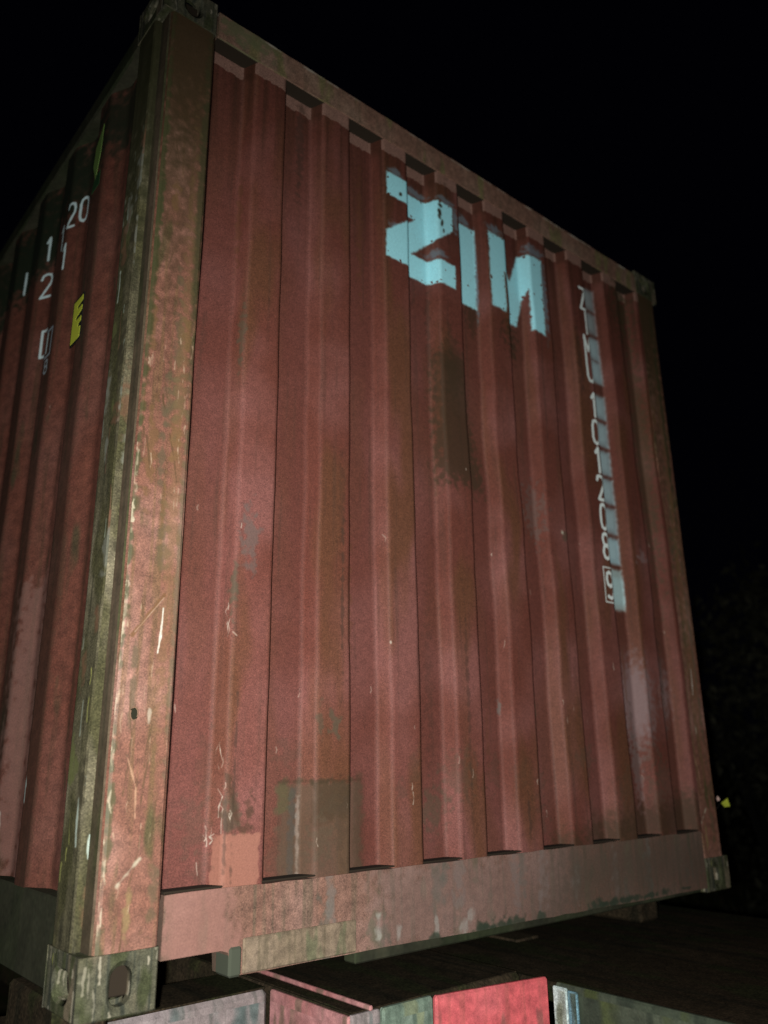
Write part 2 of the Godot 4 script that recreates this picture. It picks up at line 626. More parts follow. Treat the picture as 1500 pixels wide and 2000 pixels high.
	scratches(9, bare, Vector2(0.286, 0.36), Vector2(0.296, 0.52), 0.05, 0.0026, 0.12)
	scratches(7, bare, Vector2(0.268, 0.31), Vector2(0.288, 0.335), 0.028, 0.003, 0.5)
	scratches(4, bare, Vector2(0.306, 0.34), Vector2(0.318, 0.38), 0.025, 0.002, 0.3)
	scratches(5, bare, Vector2(0.287, 0.78), Vector2(0.294, 0.84), 0.04, 0.002, 0.1)
	stroke(PackedVector2Array([Vector2(0.298, 0.765), Vector2(0.308, 0.757)]), 0.003, bare, 0.7)
	stroke(PackedVector2Array([Vector2(0.300, 0.44), Vector2(0.335, 0.33), Vector2(0.350, 0.325)]), 0.012, soot_shade, 0.5, 0.006, 0.01)
	blob(1.603, 1.235, 0.010, 0.014, lin(0.5, 0.46, 0.36), 0.95, 0.5)
	blob(1.615, 1.225, 0.02, 0.022, murk, 0.6, 0.8)
	blob(1.26, 0.62, 0.012, 0.03, grey, 0.8, 1.0)
	blob(1.43, 0.62, 0.01, 0.05, murk, 0.8, 1.0)
	blob(0.79, 0.78, 0.004, 0.006, bare, 0.9, 0.3)
	scratches(50, bare, Vector2(0.17, 0.25), Vector2(2.25, 1.4), 0.03, 0.002)
	# the three big letters, sprayed through a stencil
	var blue := lin(0.41, 0.83, 0.93)
	var mist := lin(0.17, 0.21, 0.25)
	for q: Array in [[0.965, 2.372, 0.07, 0.022], [1.075, 2.365, 0.05, 0.02], [1.20, 2.372, 0.05, 0.025], [1.33, 2.365, 0.05, 0.025], [1.55, 2.372, 0.07, 0.03], [0.84, 2.365, 0.04, 0.02], [1.03, 2.135, 0.06, 0.022], [0.835, 2.15, 0.035, 0.02], [1.26, 2.15, 0.012, 0.2], [1.605, 2.17, 0.018, 0.2], [1.12, 2.30, 0.015, 0.07]]:
		blob(q[0], q[1], q[2], q[3], mist, 0.75, 0.5)
	fill(PackedVector2Array([Vector2(0.800, 2.352), Vector2(1.108, 2.352), Vector2(1.105, 2.250), Vector2(0.945, 2.115), Vector2(1.108, 2.112), Vector2(1.108, 2.020), Vector2(0.795, 2.020), Vector2(0.796, 2.117), Vector2(0.963, 2.259), Vector2(0.800, 2.261)]), blue, 0.97, 0.005, 0.004, 0.03)
	fill(PackedVector2Array([Vector2(1.150, 2.352), Vector2(1.262, 2.352), Vector2(1.256, 2.015), Vector2(1.150, 2.015)]), blue, 0.95, 0.007, 0.006, 0.03)
	fill(PackedVector2Array([Vector2(1.291, 2.345), Vector2(1.385, 2.345), Vector2(1.450, 2.215), Vector2(1.503, 2.345), Vector2(1.598, 2.345), Vector2(1.590, 2.010), Vector2(1.520, 2.015), Vector2(1.522, 2.190), Vector2(1.474, 2.025), Vector2(1.430, 2.025), Vector2(1.371, 2.200), Vector2(1.368, 2.030), Vector2(1.291, 2.030)]), blue, 0.95, 0.007, 0.006, 0.08)
	for q: Array in [[0.862, 2.288, 0.009, 0.013], [1.045, 2.30, 0.012, 0.028], [1.055, 2.265, 0.008, 0.02], [1.06, 2.235, 0.007, 0.012], [1.048, 2.335, 0.012, 0.012]]:
		blob(q[0], q[1], q[2], q[3], soot_shade, 0.95, 0.5)
	# the number running down the right of the wall
	var white := lin(0.80, 0.84, 0.82)
	var tops := {2.326: "Z", 2.216: "I", 2.102: "M", 2.0: "U", 1.848: "1", 1.733: "0", 1.618: "1", 1.504: "2", 1.389: "0", 1.274: "8", 1.125: "9"}
	var gun := lin(0.36, 0.50, 0.55)
	for top: float in tops:
		var lift := 0.050 * (top - 1.1)
		var dim := 0.95 if top < 1.3 else (0.8 if top < 2.15 else 0.55)
		fill(PackedVector2Array([Vector2(1.93, top + lift), Vector2(2.000, top + lift), Vector2(2.000, top + lift - 0.104), Vector2(1.93, top + lift - 0.104)]), gun, dim, 0.011, 0.004)
		fill(PackedVector2Array([Vector2(1.93, top + lift - 0.016), Vector2(1.982, top + lift - 0.016), Vector2(1.982, top + lift - 0.084), Vector2(1.93, top + lift - 0.084)]), lin(0.46, 0.60, 0.63), dim * 0.6, 0.012, 0.004)
		if tops[top] == "1":
			glyph("1", 1.842, top - 0.097, 0.036, 0.097, 0.0145, white, 0.02)
		elif tops[top] == "I":
			stroke(PackedVector2Array([Vector2(1.864, top), Vector2(1.864, top - 0.097)]), 0.0115, white, 0.95, 0.002, 0.002)
		else:
			glyph(tops[top], 1.840, top - 0.097, 0.037, 0.097, 0.0135, white, 0.02)
	fill(PackedVector2Array([Vector2(1.93, 1.158), Vector2(1.998, 1.158), Vector2(1.998, 1.000), Vector2(1.93, 1.000)]), lin(0.42, 0.55, 0.55), 0.85, 0.010, 0.004)
	stroke(PackedVector2Array([Vector2(1.826, 1.142), Vector2(1.888, 1.142), Vector2(1.888, 1.012), Vector2(1.826, 1.012), Vector2(1.826, 1.142)]), 0.006, white, 0.9)
	return texture()


func side_texture() -> ImageTexture:
	# u runs along the wall towards the corner (z), v up
	var px := 0.0024
	var w := int(2.80 / px)
	var h := int(2.32 / px)
	weathered(51, w, h, px, lin(0.105, 0.034, 0.023), lin(0.130, 0.052, 0.040), lin(0.05, 0.028, 0.016), lin(0.045, 0.034, 0.018), {"x": -2.978, "y": 2.505, "pale": 0.7, "run": 0.45, "moss_shade": 0.0, "grain": 0.002})
	var flat_shade := lin(0.034, 0.022, 0.014)
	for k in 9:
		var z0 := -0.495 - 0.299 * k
		fill(PackedVector2Array([Vector2(z0 - 0.004, 2.5), Vector2(z0 + 0.085, 2.5), Vector2(z0 + 0.085, 0.19), Vector2(z0 - 0.004, 0.19)]), flat_shade, 0.38, 0.012, 0.02)  # outer flats darkened: the shade of grazing light is painted in
	var moss_shade := lin(0.014, 0.018, 0.010)
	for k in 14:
		blob(rng.randf_range(-2.8, -0.2), rng.randf_range(2.25, 2.5), 0.30, 0.16, moss_shade, 0.8, 0.4)  # mossy dark paints the light's falloff into the top of the wall
	fill(PackedVector2Array([Vector2(-0.73, 0.96), Vector2(-0.60, 0.97), Vector2(-0.60, 0.2), Vector2(-0.73, 0.2)]), lin(0.175, 0.092, 0.078), 0.6, 0.03, 0.06)
	for q: Array in [[-0.49, 0.42, 0.008, 0.045], [-0.70, 0.33, 0.008, 0.035], [-0.71, 0.25, 0.006, 0.04], [-0.70, 0.20, 0.006, 0.03]]:
		blob(q[0], q[1], q[2], q[3], lin(0.42, 0.48, 0.46), 0.85, 0.6)
	var white := lin(0.52, 0.62, 0.64)
	for q: Array in [["I", -1.275, 2.195, 0.032], ["U", -1.17, 2.195, 0.05], ["1", -0.984, 2.192, 0.026], ["0", -0.90, 2.185, 0.05], ["1", -0.762, 2.10, 0.03], ["2", -0.716, 2.168, 0.028], ["0", -0.668, 2.175, 0.032], ["2", -0.985, 2.040, 0.042], ["G", -0.86, 2.03, 0.05], ["1", -0.728, 2.012, 0.03]]:
		glyph(q[0], q[1], q[2], q[3], 0.092, 0.0105, white, 0.04)
	# a boxed sign across two ribs; grazing shade painted into the half on the flat
	stroke(PackedVector2Array([Vector2(-0.80, 1.90), Vector2(-0.956, 1.90), Vector2(-0.956, 1.80), Vector2(-0.80, 1.80)]), 0.011, white, 0.95)
	stroke(PackedVector2Array([Vector2(-0.80, 1.812), Vector2(-0.738, 1.812), Vector2(-0.738, 1.715), Vector2(-0.80, 1.715)]), 0.009, lin(0.30, 0.36, 0.42), 0.9)
	stroke(PackedVector2Array([Vector2(-0.778, 1.80), Vector2(-0.778, 1.735)]), 0.014, white, 0.9)
	glyph("8", -0.775, 1.655, 0.028, 0.045, 0.008, lin(0.30, 0.34, 0.38), 0.1)
	scratches(16, lin(0.4, 0.34, 0.3), Vector2(-2.4, 0.4), Vector2(-0.25, 1.6), 0.05, 0.004)
	return texture()


func wall_sheet(st: SurfaceTool, prof: PackedVector2Array, y0: float, y1: float, rows: int, uv0: float, uv_w: float, top: float, uv_h: float, dent: float, sd: int, by_length := false) -> void:
	# a corrugated sheet along x, facing +z, smooth over its bends and slightly dented
	var nz := FastNoiseLite.new()
	nz.seed = sd
	nz.frequency = 1.3
	var n := prof.size()
	var grid: Array = []
	for i in n:
		var t := (prof[mini(i + 1, n - 1)] - prof[maxi(i - 1, 0)]).normalized()
		var nn := Vector3(-t.y, 0, t.x)
		var col: Array = []
		for r in rows + 1:
			var y := lerpf(y0, y1, float(r) / rows)
			var d := nz.get_noise_2d(prof[i].x, y) * dent * sin(PI * r / rows)
			var e := nz.get_noise_2d(prof[i].x * 2.0 + 50.0, y * 2.0) * dent * 0.45 * sin(PI * i / (n - 1))
			col.append([Vector3(prof[i].x + e, y, prof[i].y + d), nn, Vector2((unrolled(prof[i].x) if by_length else prof[i].x - uv0) / uv_w, (top - y) / uv_h)])
		grid.append(col)
	for i in n - 1:
		for r in rows:
			for t: Array in [[grid[i][r], grid[i + 1][r + 1], grid[i + 1][r]], [grid[i][r], grid[i][r + 1], grid[i + 1][r + 1]]]:
				for k in 3:
					vert(st, t[k][0], t[k][1], t[k][2])


func corrugation(x0: float, x1: float, pitch: float, slope: float, inner: float, deep: float, z: float, phase := 0.0) -> PackedVector2Array:
	var raw := PackedVector2Array()
	var x := x0 - phase
	while x < x1:
		for q: Array in [[0.0, 0.0], [slope, -deep], [slope + inner, -deep], [2 * slope + inner, 0.0]]:
			var p := Vector2(x + q[0], z + q[1])
			if p.x > x0 - 1e-6 and p.x < x1 - 1e-6:
				raw.append(p)
		x += pitch
	if raw[0].x > x0 + 1e-5:
		raw.insert(0, Vector2(x0, raw[0].y))
	raw.append(Vector2(x1, raw[-1].y))
	# round each bend with three points
	var out := PackedVector2Array([raw[0]])
	for i in range(1, raw.size() - 1):
		var r := minf(0.009, 0.36 * minf((raw[i] - raw[i - 1]).length(), (raw[i + 1] - raw[i]).length()))
		if r < 0.0008:
			out.append(raw[i])
			continue
		var a := raw[i] + (raw[i - 1] - raw[i]).normalized() * r
		var b := raw[i] + (raw[i + 1] - raw[i]).normalized() * r
		out.append(a - (raw[i] - raw[i - 1]).normalized() * 0.001)
		for k in 4:
			var t := k / 3.0
			out.append(a.lerp(raw[i], t).lerp(raw[i].lerp(b, t), t))
		out.append(b + (raw[i + 1] - raw[i]).normalized() * 0.001)
	out.append(raw[-1])
	return out


func hole_face(st: SurfaceTool, centre: Vector3, u: Vector3, v: Vector3, lo: Vector2, hi: Vector2, hw: float, hh: float, deep: float) -> void:
	# a rectangular face with a rounded slot through it; lo and hi are measured from the hole's centre
	var n := u.cross(v)
	var angles: Array[float] = []
	for k in 40:
		angles.append(TAU * k / 40.0)
	for c: Vector2 in [Vector2(lo.x, lo.y), Vector2(hi.x, lo.y), Vector2(hi.x, hi.y), Vector2(lo.x, hi.y)]:
		angles.append(fposmod(c.angle(), TAU))
	angles.sort()
	var ring: Array = []
	var r := minf(hw, hh)
	for a in angles:
		var d := Vector2(cos(a), sin(a))
		var t := 1e9
		if absf(d.x) > 1e-6:
			t = minf(t, (hi.x if d.x > 0 else lo.x) / d.x)
		if absf(d.y) > 1e-6:
			t = minf(t, (hi.y if d.y > 0 else lo.y) / d.y)
		var s := 0.0
		for it in 24:   # march to the rim of the slot
			var p := d * s
			var q := Vector2(maxf(absf(p.x) - (hw - r), 0), maxf(absf(p.y) - (hh - r), 0))
			s += r - q.length()
		ring.append([d * t, d * s])
	for k in ring.size():
		var a: Array = ring[k]
		var b: Array = ring[(k + 1) % ring.size()]
		var f := func(p: Vector2, z: float) -> Vector3: return centre + u * p.x + v * p.y - n * z
		var bev := 1.0 + 0.006 / r
		quad(st, f.call(a[0], 0.0), f.call(b[0], 0.0), f.call(b[1] * bev, 0.0), f.call(a[1] * bev, 0.0), n)
		var inw: Vector2 = -((a[1] + b[1]) as Vector2).normalized()
		var nin: Vector3 = u * inw.x + v * inw.y
		quad(st, f.call(a[1] * bev, 0.0), f.call(b[1] * bev, 0.0), f.call(b[1], 0.006), f.call(a[1], 0.006), (nin + n).normalized())
		quad(st, f.call(a[1], 0.006), f.call(b[1], 0.006), f.call(b[1], deep), f.call(a[1], deep), nin)


func casting_mesh() -> ArrayMesh:
	# the front left lower corner fitting; its outer corner is at the origin, its body lies towards +x, +y and -z
	var st := begin()
	var a := 0.162
	var b := 0.118
	var c := 0.178
	hole_face(st, Vector3(0.087, 0.054, 0), Vector3.RIGHT, Vector3.UP, Vector2(-0.083, -0.050), Vector2(0.071, 0.060), 0.023, 0.036, 0.028)
	hole_face(st, Vector3(0, 0.054, -0.09), Vector3.BACK, Vector3.UP, Vector2(-0.084, -0.050), Vector2(0.086, 0.060), 0.040, 0.026, 0.028)
	hole_face(st, Vector3(0.083, 0, -0.09), Vector3.RIGHT, Vector3.BACK, Vector2(-0.079, -0.084), Vector2(0.075, 0.086), 0.031, 0.062, 0.028)
	# rounded outer edges
	quad(st, Vector3(0.004, 0.004, 0), Vector3(0, 0.004, -0.004), Vector3(0, b - 0.004, -0.004), Vector3(0.004, b - 0.004, 0), Vector3(-1, 0, 1).normalized())
	quad(st, Vector3(0.004, 0.004, 0), Vector3(0.004, 0, -0.004), Vector3(a - 0.004, 0, -0.004), Vector3(a - 0.004, 0.004, 0), Vector3(0, -1, 1).normalized())
	quad(st, Vector3(0, 0.004, -0.004), Vector3(0.004, 0, -0.004), Vector3(0.004, 0, -c + 0.004), Vector3(0, 0.004, -c + 0.004), Vector3(-1, -1, 0).normalized())
	tri(st, Vector3(0.004, 0.004, 0), Vector3(0, 0.004, -0.004), Vector3(0.004, 0, -0.004), Vector3(-1, -1, 1).normalized())
	# top, inner and back faces
	quad(st, Vector3(0, b - 0.004, -0.004), Vector3(0.004, b - 0.004, 0), Vector3(a - 0.004, b - 0.004, 0), Vector3(0, b - 0.004, -c), Vector3.UP)
	quad(st, Vector3(a - 0.004, b - 0.004, 0), Vector3(a, b - 0.004, -0.004), Vector3(a, b - 0.004, -c), Vector3(0, b - 0.004, -c), Vector3.UP)
	quad(st, Vector3(a, 0, -0.004), Vector3(a, 0, -c), Vector3(a, b - 0.004, -c), Vector3(a, b - 0.004, -0.004), Vector3.RIGHT)
	quad(st, Vector3(a, 0.002, -0.004), Vector3(a - 0.004, 0.002, 0), Vector3(a - 0.004, b - 0.004, 0), Vector3(a, b - 0.004, -0.004), Vector3(1, 0, 1).normalized())
	quad(st, Vector3(0, 0, -c), Vector3(a, 0, -c), Vector3(a, b - 0.004, -c), Vector3(0, b - 0.004, -c), Vector3.FORWARD)
	return st.commit()


func make_container() -> void:
	var box_root := root_thing("shipping_container", "weathered rust red corrugated steel shipping container with pale blue lettering on its end", "shipping container", Vector3(0, LIFT, 0))
	# --- materials
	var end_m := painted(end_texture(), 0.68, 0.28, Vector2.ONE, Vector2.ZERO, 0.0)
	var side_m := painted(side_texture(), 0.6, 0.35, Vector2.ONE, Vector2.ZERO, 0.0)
	var murk := lin(0.05, 0.045, 0.028)
	# front of the corner posts: faded pinkish paint, rust runs, scratches; (x, y) in metres
	weathered(61, 110, 1300, 0.0019, lin(0.185, 0.076, 0.052), lin(0.275, 0.138, 0.108), lin(0.13, 0.075, 0.035), lin(0.075, 0.060, 0.026), {"x": 0.0, "y": 2.48, "pale": 0.9, "run": 0.55, "moss_shade": 0.02, "grain": 0.0024})
	var bare := lin(0.50, 0.42, 0.30)
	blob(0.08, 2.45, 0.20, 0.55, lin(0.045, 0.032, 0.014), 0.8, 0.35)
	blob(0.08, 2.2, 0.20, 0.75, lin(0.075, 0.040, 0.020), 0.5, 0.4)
	blob(0.145, 1.9, 0.016, 0.7, lin(0.05, 0.046, 0.020), 0.7, 0.5)
	for k in 30:
		blob(rng.randf_range(0.018, 0.036), rng.randf_range(0.1, 2.1), rng.randf_range(0.006, 0.016), rng.randf_range(0.02, 0.09), lin(0.085, 0.070, 0.034), 0.75, 0.9)
	for k in 16:
		blob(rng.randf_range(0.03, 0.15), rng.randf_range(0.15, 2.0), rng.randf_range(0.005, 0.02), rng.randf_range(0.03, 0.12), [lin(0.16, 0.085, 0.035), lin(0.11, 0.08, 0.045)][k % 2], 0.6, 0.9)
	blob(0.030, 1.8, 0.014, 0.8, lin(0.05, 0.048, 0.018), 0.8, 0.5)
	blob(0.148, 0.9, 0.010, 0.5, lin(0.13, 0.10, 0.06), 0.6, 0.6)
	blob(0.125, 1.2, 0.02, 0.9, lin(0.22, 0.12, 0.055), 0.4, 0.7)
	scratches(60, lin(0.42, 0.34, 0.24), Vector2(0.018, 0.15), Vector2(0.034, 1.2), 0.05, 0.004, 0.1)
	scratches(40, lin(0.38, 0.25, 0.17), Vector2(0.03, 0.15), Vector2(0.15, 1.5), 0.06, 0.0018, 0.12)
	scratches(20, lin(0.09, 0.05, 0.025), Vector2(0.03, 0.15), Vector2(0.15, 2.2), 0.12, 0.003, 0.25)
	stroke(PackedVector2Array([Vector2(0.118, 0.80), Vector2(0.116, 0.74), Vector2(0.112, 0.70)]), 0.005, lin(0.6, 0.55, 0.48), 0.9, 0.001, 0.002)
	stroke(PackedVector2Array([Vector2(0.05, 0.735), Vector2(0.07, 0.76), Vector2(0.118, 0.83)]), 0.007, lin(0.15, 0.07, 0.03), 0.8, 0.002, 0.004)
	stroke(PackedVector2Array([Vector2(0.056, 0.742), Vector2(0.076, 0.768), Vector2(0.118, 0.824)]), 0.002, lin(0.40, 0.25, 0.19), 0.8, 0.001, 0.001)
	stroke(PackedVector2Array([Vector2(0.06, 0.235), Vector2(0.085, 0.262), Vector2(0.105, 0.282)]), 0.006, lin(0.45, 0.38, 0.28), 0.8, 0.003, 0.005)
	stroke(PackedVector2Array([Vector2(0.062, 0.48), Vector2(0.085, 0.42), Vector2(0.088, 0.36)]), 0.003, lin(0.45, 0.25, 0.16), 0.7, 0.001, 0.002)
	blob(0.103, 0.565, 0.005, 0.016, lin(0.45, 0.36, 0.28), 0.7, 0.8)
	blob(0.085, 0.18, 0.009, 0.05, lin(0.25, 0.18, 0.075), 0.6, 0.8)
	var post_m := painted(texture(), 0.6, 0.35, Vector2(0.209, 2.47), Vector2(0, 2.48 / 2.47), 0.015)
	# side flange of the posts: grey-green moss over old paint
	weathered(71, 104, 1000, 0.0025, lin(0.090, 0.074, 0.044), lin(0.170, 0.138, 0.092), lin(0.042, 0.036, 0.022), lin(0.060, 0.052, 0.024), {"y": 2.5, "pale": 0.9, "run": 0.75, "moss_shade": 0.36, "grain": 0.003})
	scratches(26, lin(0.42, 0.47, 0.42), Vector2(0.02, 0.2), Vector2(0.22, 2.3), 0.09, 0.007, 0.06)
	scratches(18, lin(0.20, 0.09, 0.06), Vector2(0.02, 0.2), Vector2(0.22, 2.3), 0.12, 0.007, 0.06)
	scratches(10, lin(0.36, 0.34, 0.10), Vector2(0.02, 0.2), Vector2(0.22, 1.5), 0.06, 0.006, 0.06)
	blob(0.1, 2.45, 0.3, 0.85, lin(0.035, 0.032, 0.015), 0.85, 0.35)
	for k in 46:
		blob(rng.randf_range(0.02, 0.22), rng.randf_range(0.1, 2.2), rng.randf_range(0.008, 0.03), rng.randf_range(0.02, 0.10), [lin(0.16, 0.075, 0.045), lin(0.20, 0.19, 0.16), lin(0.12, 0.12, 0.045), lin(0.05, 0.04, 0.025)][k % 4], 0.7, 0.9)
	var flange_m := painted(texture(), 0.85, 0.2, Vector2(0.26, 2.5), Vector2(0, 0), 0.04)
	weathered(81, 64, 640, 0.004, lin(0.080, 0.056, 0.036), lin(0.13, 0.085, 0.060), lin(0.045, 0.038, 0.024), lin(0.050, 0.048, 0.022), {"moss_shade": 0.3})
	var seam_m := painted(texture(), 0.9, 0.2, Vector2(0.256, 2.56), Vector2.ZERO, 0.08)
	# corner fittings
	weathered(91, 256, 256, 0.0012, lin(0.080, 0.072, 0.048), lin(0.150, 0.110, 0.074), lin(0.028, 0.030, 0.024), lin(0.044, 0.046, 0.022), {"pale": 0.9, "run": 0.75, "moss_shade": 0.34, "grain": 0.003})
	scratches(20, lin(0.35, 0.29, 0.22), Vector2(0.0, 0.0), Vector2(0.3, 0.3), 0.05, 0.006, 0.08)
	scratches(2, lin(0.15, 0.30, 0.38), Vector2(0.0, 0.05), Vector2(0.3, 0.3), 0.04, 0.006, 0.05)
	scratches(2, lin(0.30, 0.29, 0.06), Vector2(0.0, 0.05), Vector2(0.3, 0.3), 0.03, 0.007, 0.05)
	var cast_m := painted(texture(), 0.85, 0.2, Vector2(0.307, 0.307), Vector2.ZERO, 0.05)
	# sill
	weathered(101, 1200, 140, 0.0019, lin(0.180, 0.088, 0.064), lin(0.235, 0.128, 0.102), lin(0.100, 0.072, 0.048), lin(0.10, 0.088, 0.055), {"x": 0.0, "y": 0.24, "pale": 0.9, "run": 0.6, "moss_shade": 0.0, "grain": 0.0024})
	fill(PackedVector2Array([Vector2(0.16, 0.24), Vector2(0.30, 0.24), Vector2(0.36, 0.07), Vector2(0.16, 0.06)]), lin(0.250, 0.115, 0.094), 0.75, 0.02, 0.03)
	for k in 30:
		blob(rng.randf_range(0.5, 2.3), rng.randf_range(0.02, 0.2), rng.randf_range(0.01, 0.03), rng.randf_range(0.03, 0.12), [lin(0.13, 0.10, 0.065), lin(0.19, 0.15, 0.135), lin(0.10, 0.095, 0.075)][k % 3], 0.6, 0.8)
	for q: Array in [[0.735, 0.08, 0.012, 0.035], [1.06, 0.07, 0.014, 0.03], [0.93, 0.06, 0.01, 0.03], [1.03, 0.04, 0.02, 0.02], [0.80, 0.06, 0.01, 0.02]]:
		blob(q[0], q[1], q[2], q[3], lin(0.36, 0.33, 0.29), 0.8, 0.7)
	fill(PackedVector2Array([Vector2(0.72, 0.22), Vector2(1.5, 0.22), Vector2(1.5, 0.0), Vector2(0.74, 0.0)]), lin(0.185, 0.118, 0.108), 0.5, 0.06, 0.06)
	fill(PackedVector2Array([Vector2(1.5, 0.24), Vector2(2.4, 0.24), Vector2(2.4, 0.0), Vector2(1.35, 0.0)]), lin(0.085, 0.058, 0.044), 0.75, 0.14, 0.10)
	for k in 16:
		blob(rng.randf_range(0.7, 2.25), 0.03, rng.randf_range(0.02, 0.06), rng.randf_range(0.006, 0.02), lin(0.035, 0.042, 0.028), 0.8, 0.7)
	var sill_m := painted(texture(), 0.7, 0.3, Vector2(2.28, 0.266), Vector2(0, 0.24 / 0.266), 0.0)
	weathered(111, 256, 256, 0.0014, lin(0.185, 0.128, 0.088), lin(0.23, 0.160, 0.115), lin(0.115, 0.085, 0.055), lin(0.12, 0.11, 0.065), {"pale": 0.9, "run": 0.6, "moss_shade": 0.2, "grain": 0.0016})
	var patch_m := painted(texture(), 0.75, 0.25, Vector2(0.358, 0.358), Vector2.ZERO, 0.02)
	# header
	weathered(121, 1000, 64, 0.0022, lin(0.205, 0.105, 0.075), lin(0.25, 0.150, 0.108), lin(0.13, 0.085, 0.055), lin(0.165, 0.135, 0.060), {"x": 0.0, "y": 2.60, "pale": 0.9, "run": 0.4, "moss_shade": 0.12, "grain": 0.0026})
	for k in 26:
		var hx := rng.randf_range(0.3, 2.2)
		stroke(PackedVector2Array([Vector2(hx, 2.561), Vector2(hx + rng.randf_range(0.02, 0.09), 2.563)]), 0.006, lin(0.42, 0.36, 0.30), rng.randf_range(0.3, 0.8), 0.002, 0.003)
	blob(0.25, 2.54, 0.12, 0.05, lin(0.15, 0.15, 0.075), 0.7, 0.7)
	var head_m := painted(texture(), 0.7, 0.3, Vector2(2.2, 0.1408), Vector2(0, 2.60 / 0.1408), 0.02)
	weathered(131, 256, 128, 0.008, lin(0.036, 0.034, 0.022), lin(0.06, 0.052, 0.035), lin(0.02, 0.02, 0.014), lin(0.030, 0.034, 0.018), {"moss_shade": 0.3})
	var grime_m := painted(texture(), 0.95, 0.15, Vector2(2.0, 1.0), Vector2.ZERO, 0.2)
	var dark_m := plain(lin(0.026, 0.017, 0.011), 0.95)
	var rust_m := plain(lin(0.10, 0.04, 0.028), 0.75)

	# --- end wall
	var st := begin()
	wall_sheet(st, corrugation(FIRST, 2.290, PITCH, SLOPE, INNER, DEEP, 0.0), 0.2, 2.482, 36, FIRST, unrolled(2.290), 2.488, 2.29, 0.011, 5, true)
	part("end_wall", st, end_m, box_root)
	# --- header over the end wall: a plate, a rolled lip above it, a dark strip underneath
	st = begin()
	plate(st, ragged(PackedVector2Array([Vector2(0.163, 2.476), Vector2(2.275, 2.476), Vector2(2.275, 2.566), Vector2(0.163, 2.566)]), 0.06, 0.0018), -0.06, 0.004)
	part("header_beam", st, head_m, box_root)
	st = begin()
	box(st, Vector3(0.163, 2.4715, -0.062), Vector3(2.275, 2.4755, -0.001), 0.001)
	part("header_underside", st, dark_m, box_root)
	st = begin()
	box(st, Vector3(0.163, 2.568, -0.09), Vector3(2.275, CH - 0.002, -0.014), 0.006)
	part("roof_lip", st, grime_m, box_root)
	# --- sill with a notch beside the corner, a dark strip on its ledge, a welded patch, a lower flange
	st = begin()
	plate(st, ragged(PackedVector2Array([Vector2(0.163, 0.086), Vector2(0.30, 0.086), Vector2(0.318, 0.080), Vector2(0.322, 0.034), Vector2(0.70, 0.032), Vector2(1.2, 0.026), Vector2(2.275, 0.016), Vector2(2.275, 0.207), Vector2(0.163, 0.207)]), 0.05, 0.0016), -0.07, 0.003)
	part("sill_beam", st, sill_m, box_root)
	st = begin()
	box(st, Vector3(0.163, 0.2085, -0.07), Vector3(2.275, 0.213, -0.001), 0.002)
	part("ledge_strip", st, dark_m, box_root)
	st = begin()
	box(st, Vector3(0.352, 0.0345, -0.01), Vector3(0.662, 0.104, 0.0085), 0.003)
	part("welded_patch", st, patch_m, box_root)
	st = begin()
	box(st, Vector3(0.3185, 0.031, -0.055), Vector3(0.350, 0.090, 0.0075), 0.005)
	part("patch_end", st, plain(lin(0.060, 0.062, 0.044), 0.9), box_root)
	st = begin()
	box(st, Vector3(0.68, 0.0, -0.068), Vector3(2.275, 0.03, -0.022), 0.004)
	part("sill_flange", st, grime_m, box_root)

	# --- corner posts (front face, side flange with a groove between them)
	for side: float in [1.0, -1.0]:
		for back in 2:
			var holder := Node3D.new()
			holder.name = "corner_post"
			holder.position = Vector3(0 if side > 0 else CW, 0, 0 if back == 0 else -CL)
			box_root.add_child(holder, true)
			var f := func(p: PackedVector2Array) -> PackedVector2Array:
				var out := PackedVector2Array()
				for q in p:
					out.append(Vector2(q.x * side, q.y * (1 if back == 0 else -1)))
				if (side < 0) != (back == 1):
					out.reverse()
				return out
			st = begin()
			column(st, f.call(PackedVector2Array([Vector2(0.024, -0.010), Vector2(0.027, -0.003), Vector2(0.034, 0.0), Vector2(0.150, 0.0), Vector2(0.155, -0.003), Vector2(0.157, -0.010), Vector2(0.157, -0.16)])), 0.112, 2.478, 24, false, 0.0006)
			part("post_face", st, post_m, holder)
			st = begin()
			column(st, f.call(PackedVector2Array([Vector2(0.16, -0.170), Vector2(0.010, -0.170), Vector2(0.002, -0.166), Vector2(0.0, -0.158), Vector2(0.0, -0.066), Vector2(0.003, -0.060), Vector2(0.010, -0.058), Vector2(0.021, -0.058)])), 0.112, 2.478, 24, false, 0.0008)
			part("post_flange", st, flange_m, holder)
			st = begin()
			column(st, f.call(PackedVector2Array([Vector2(0.020, -0.060), Vector2(0.020, -0.012), Vector2(0.026, -0.009)])), 0.112, 2.478, 4)
			part("post_groove", st, seam_m, holder)
	# a rust hole in the near post's face, its dark inside a flat painted disc
	st = begin()
	var rim := PackedVector3Array()
	for k in 13:
		var a := TAU * k / 12.0
		rim.append(Vector3(0.068 + cos(a) * 0.0085, 0.569 + sin(a) * 0.014, 0.0012))
	tube(st, rim, 0.0018, 0.0018, 6)
	part("rust_hole_rim", st, plain(lin(0.20, 0.11, 0.07), 0.85), box_root)
	st = begin()
	for k in 12:
		tri(st, Vector3(0.068, 0.569, 0.0022), rim[k] + Vector3(0, 0, 0.0010), rim[k + 1] + Vector3(0, 0, 0.0010), Vector3.BACK)
	part("rust_hole", st, plain(lin(0.02, 0.018, 0.010), 0.95), box_root)

	# --- corner castings
	var cm := casting_mesh()
	var hollow := begin()
	box(hollow, Vector3(0.03, 0.03, -0.150), Vector3(0.135, 0.104, -0.029), 0.003)
	var hollow_mesh := hollow.commit()
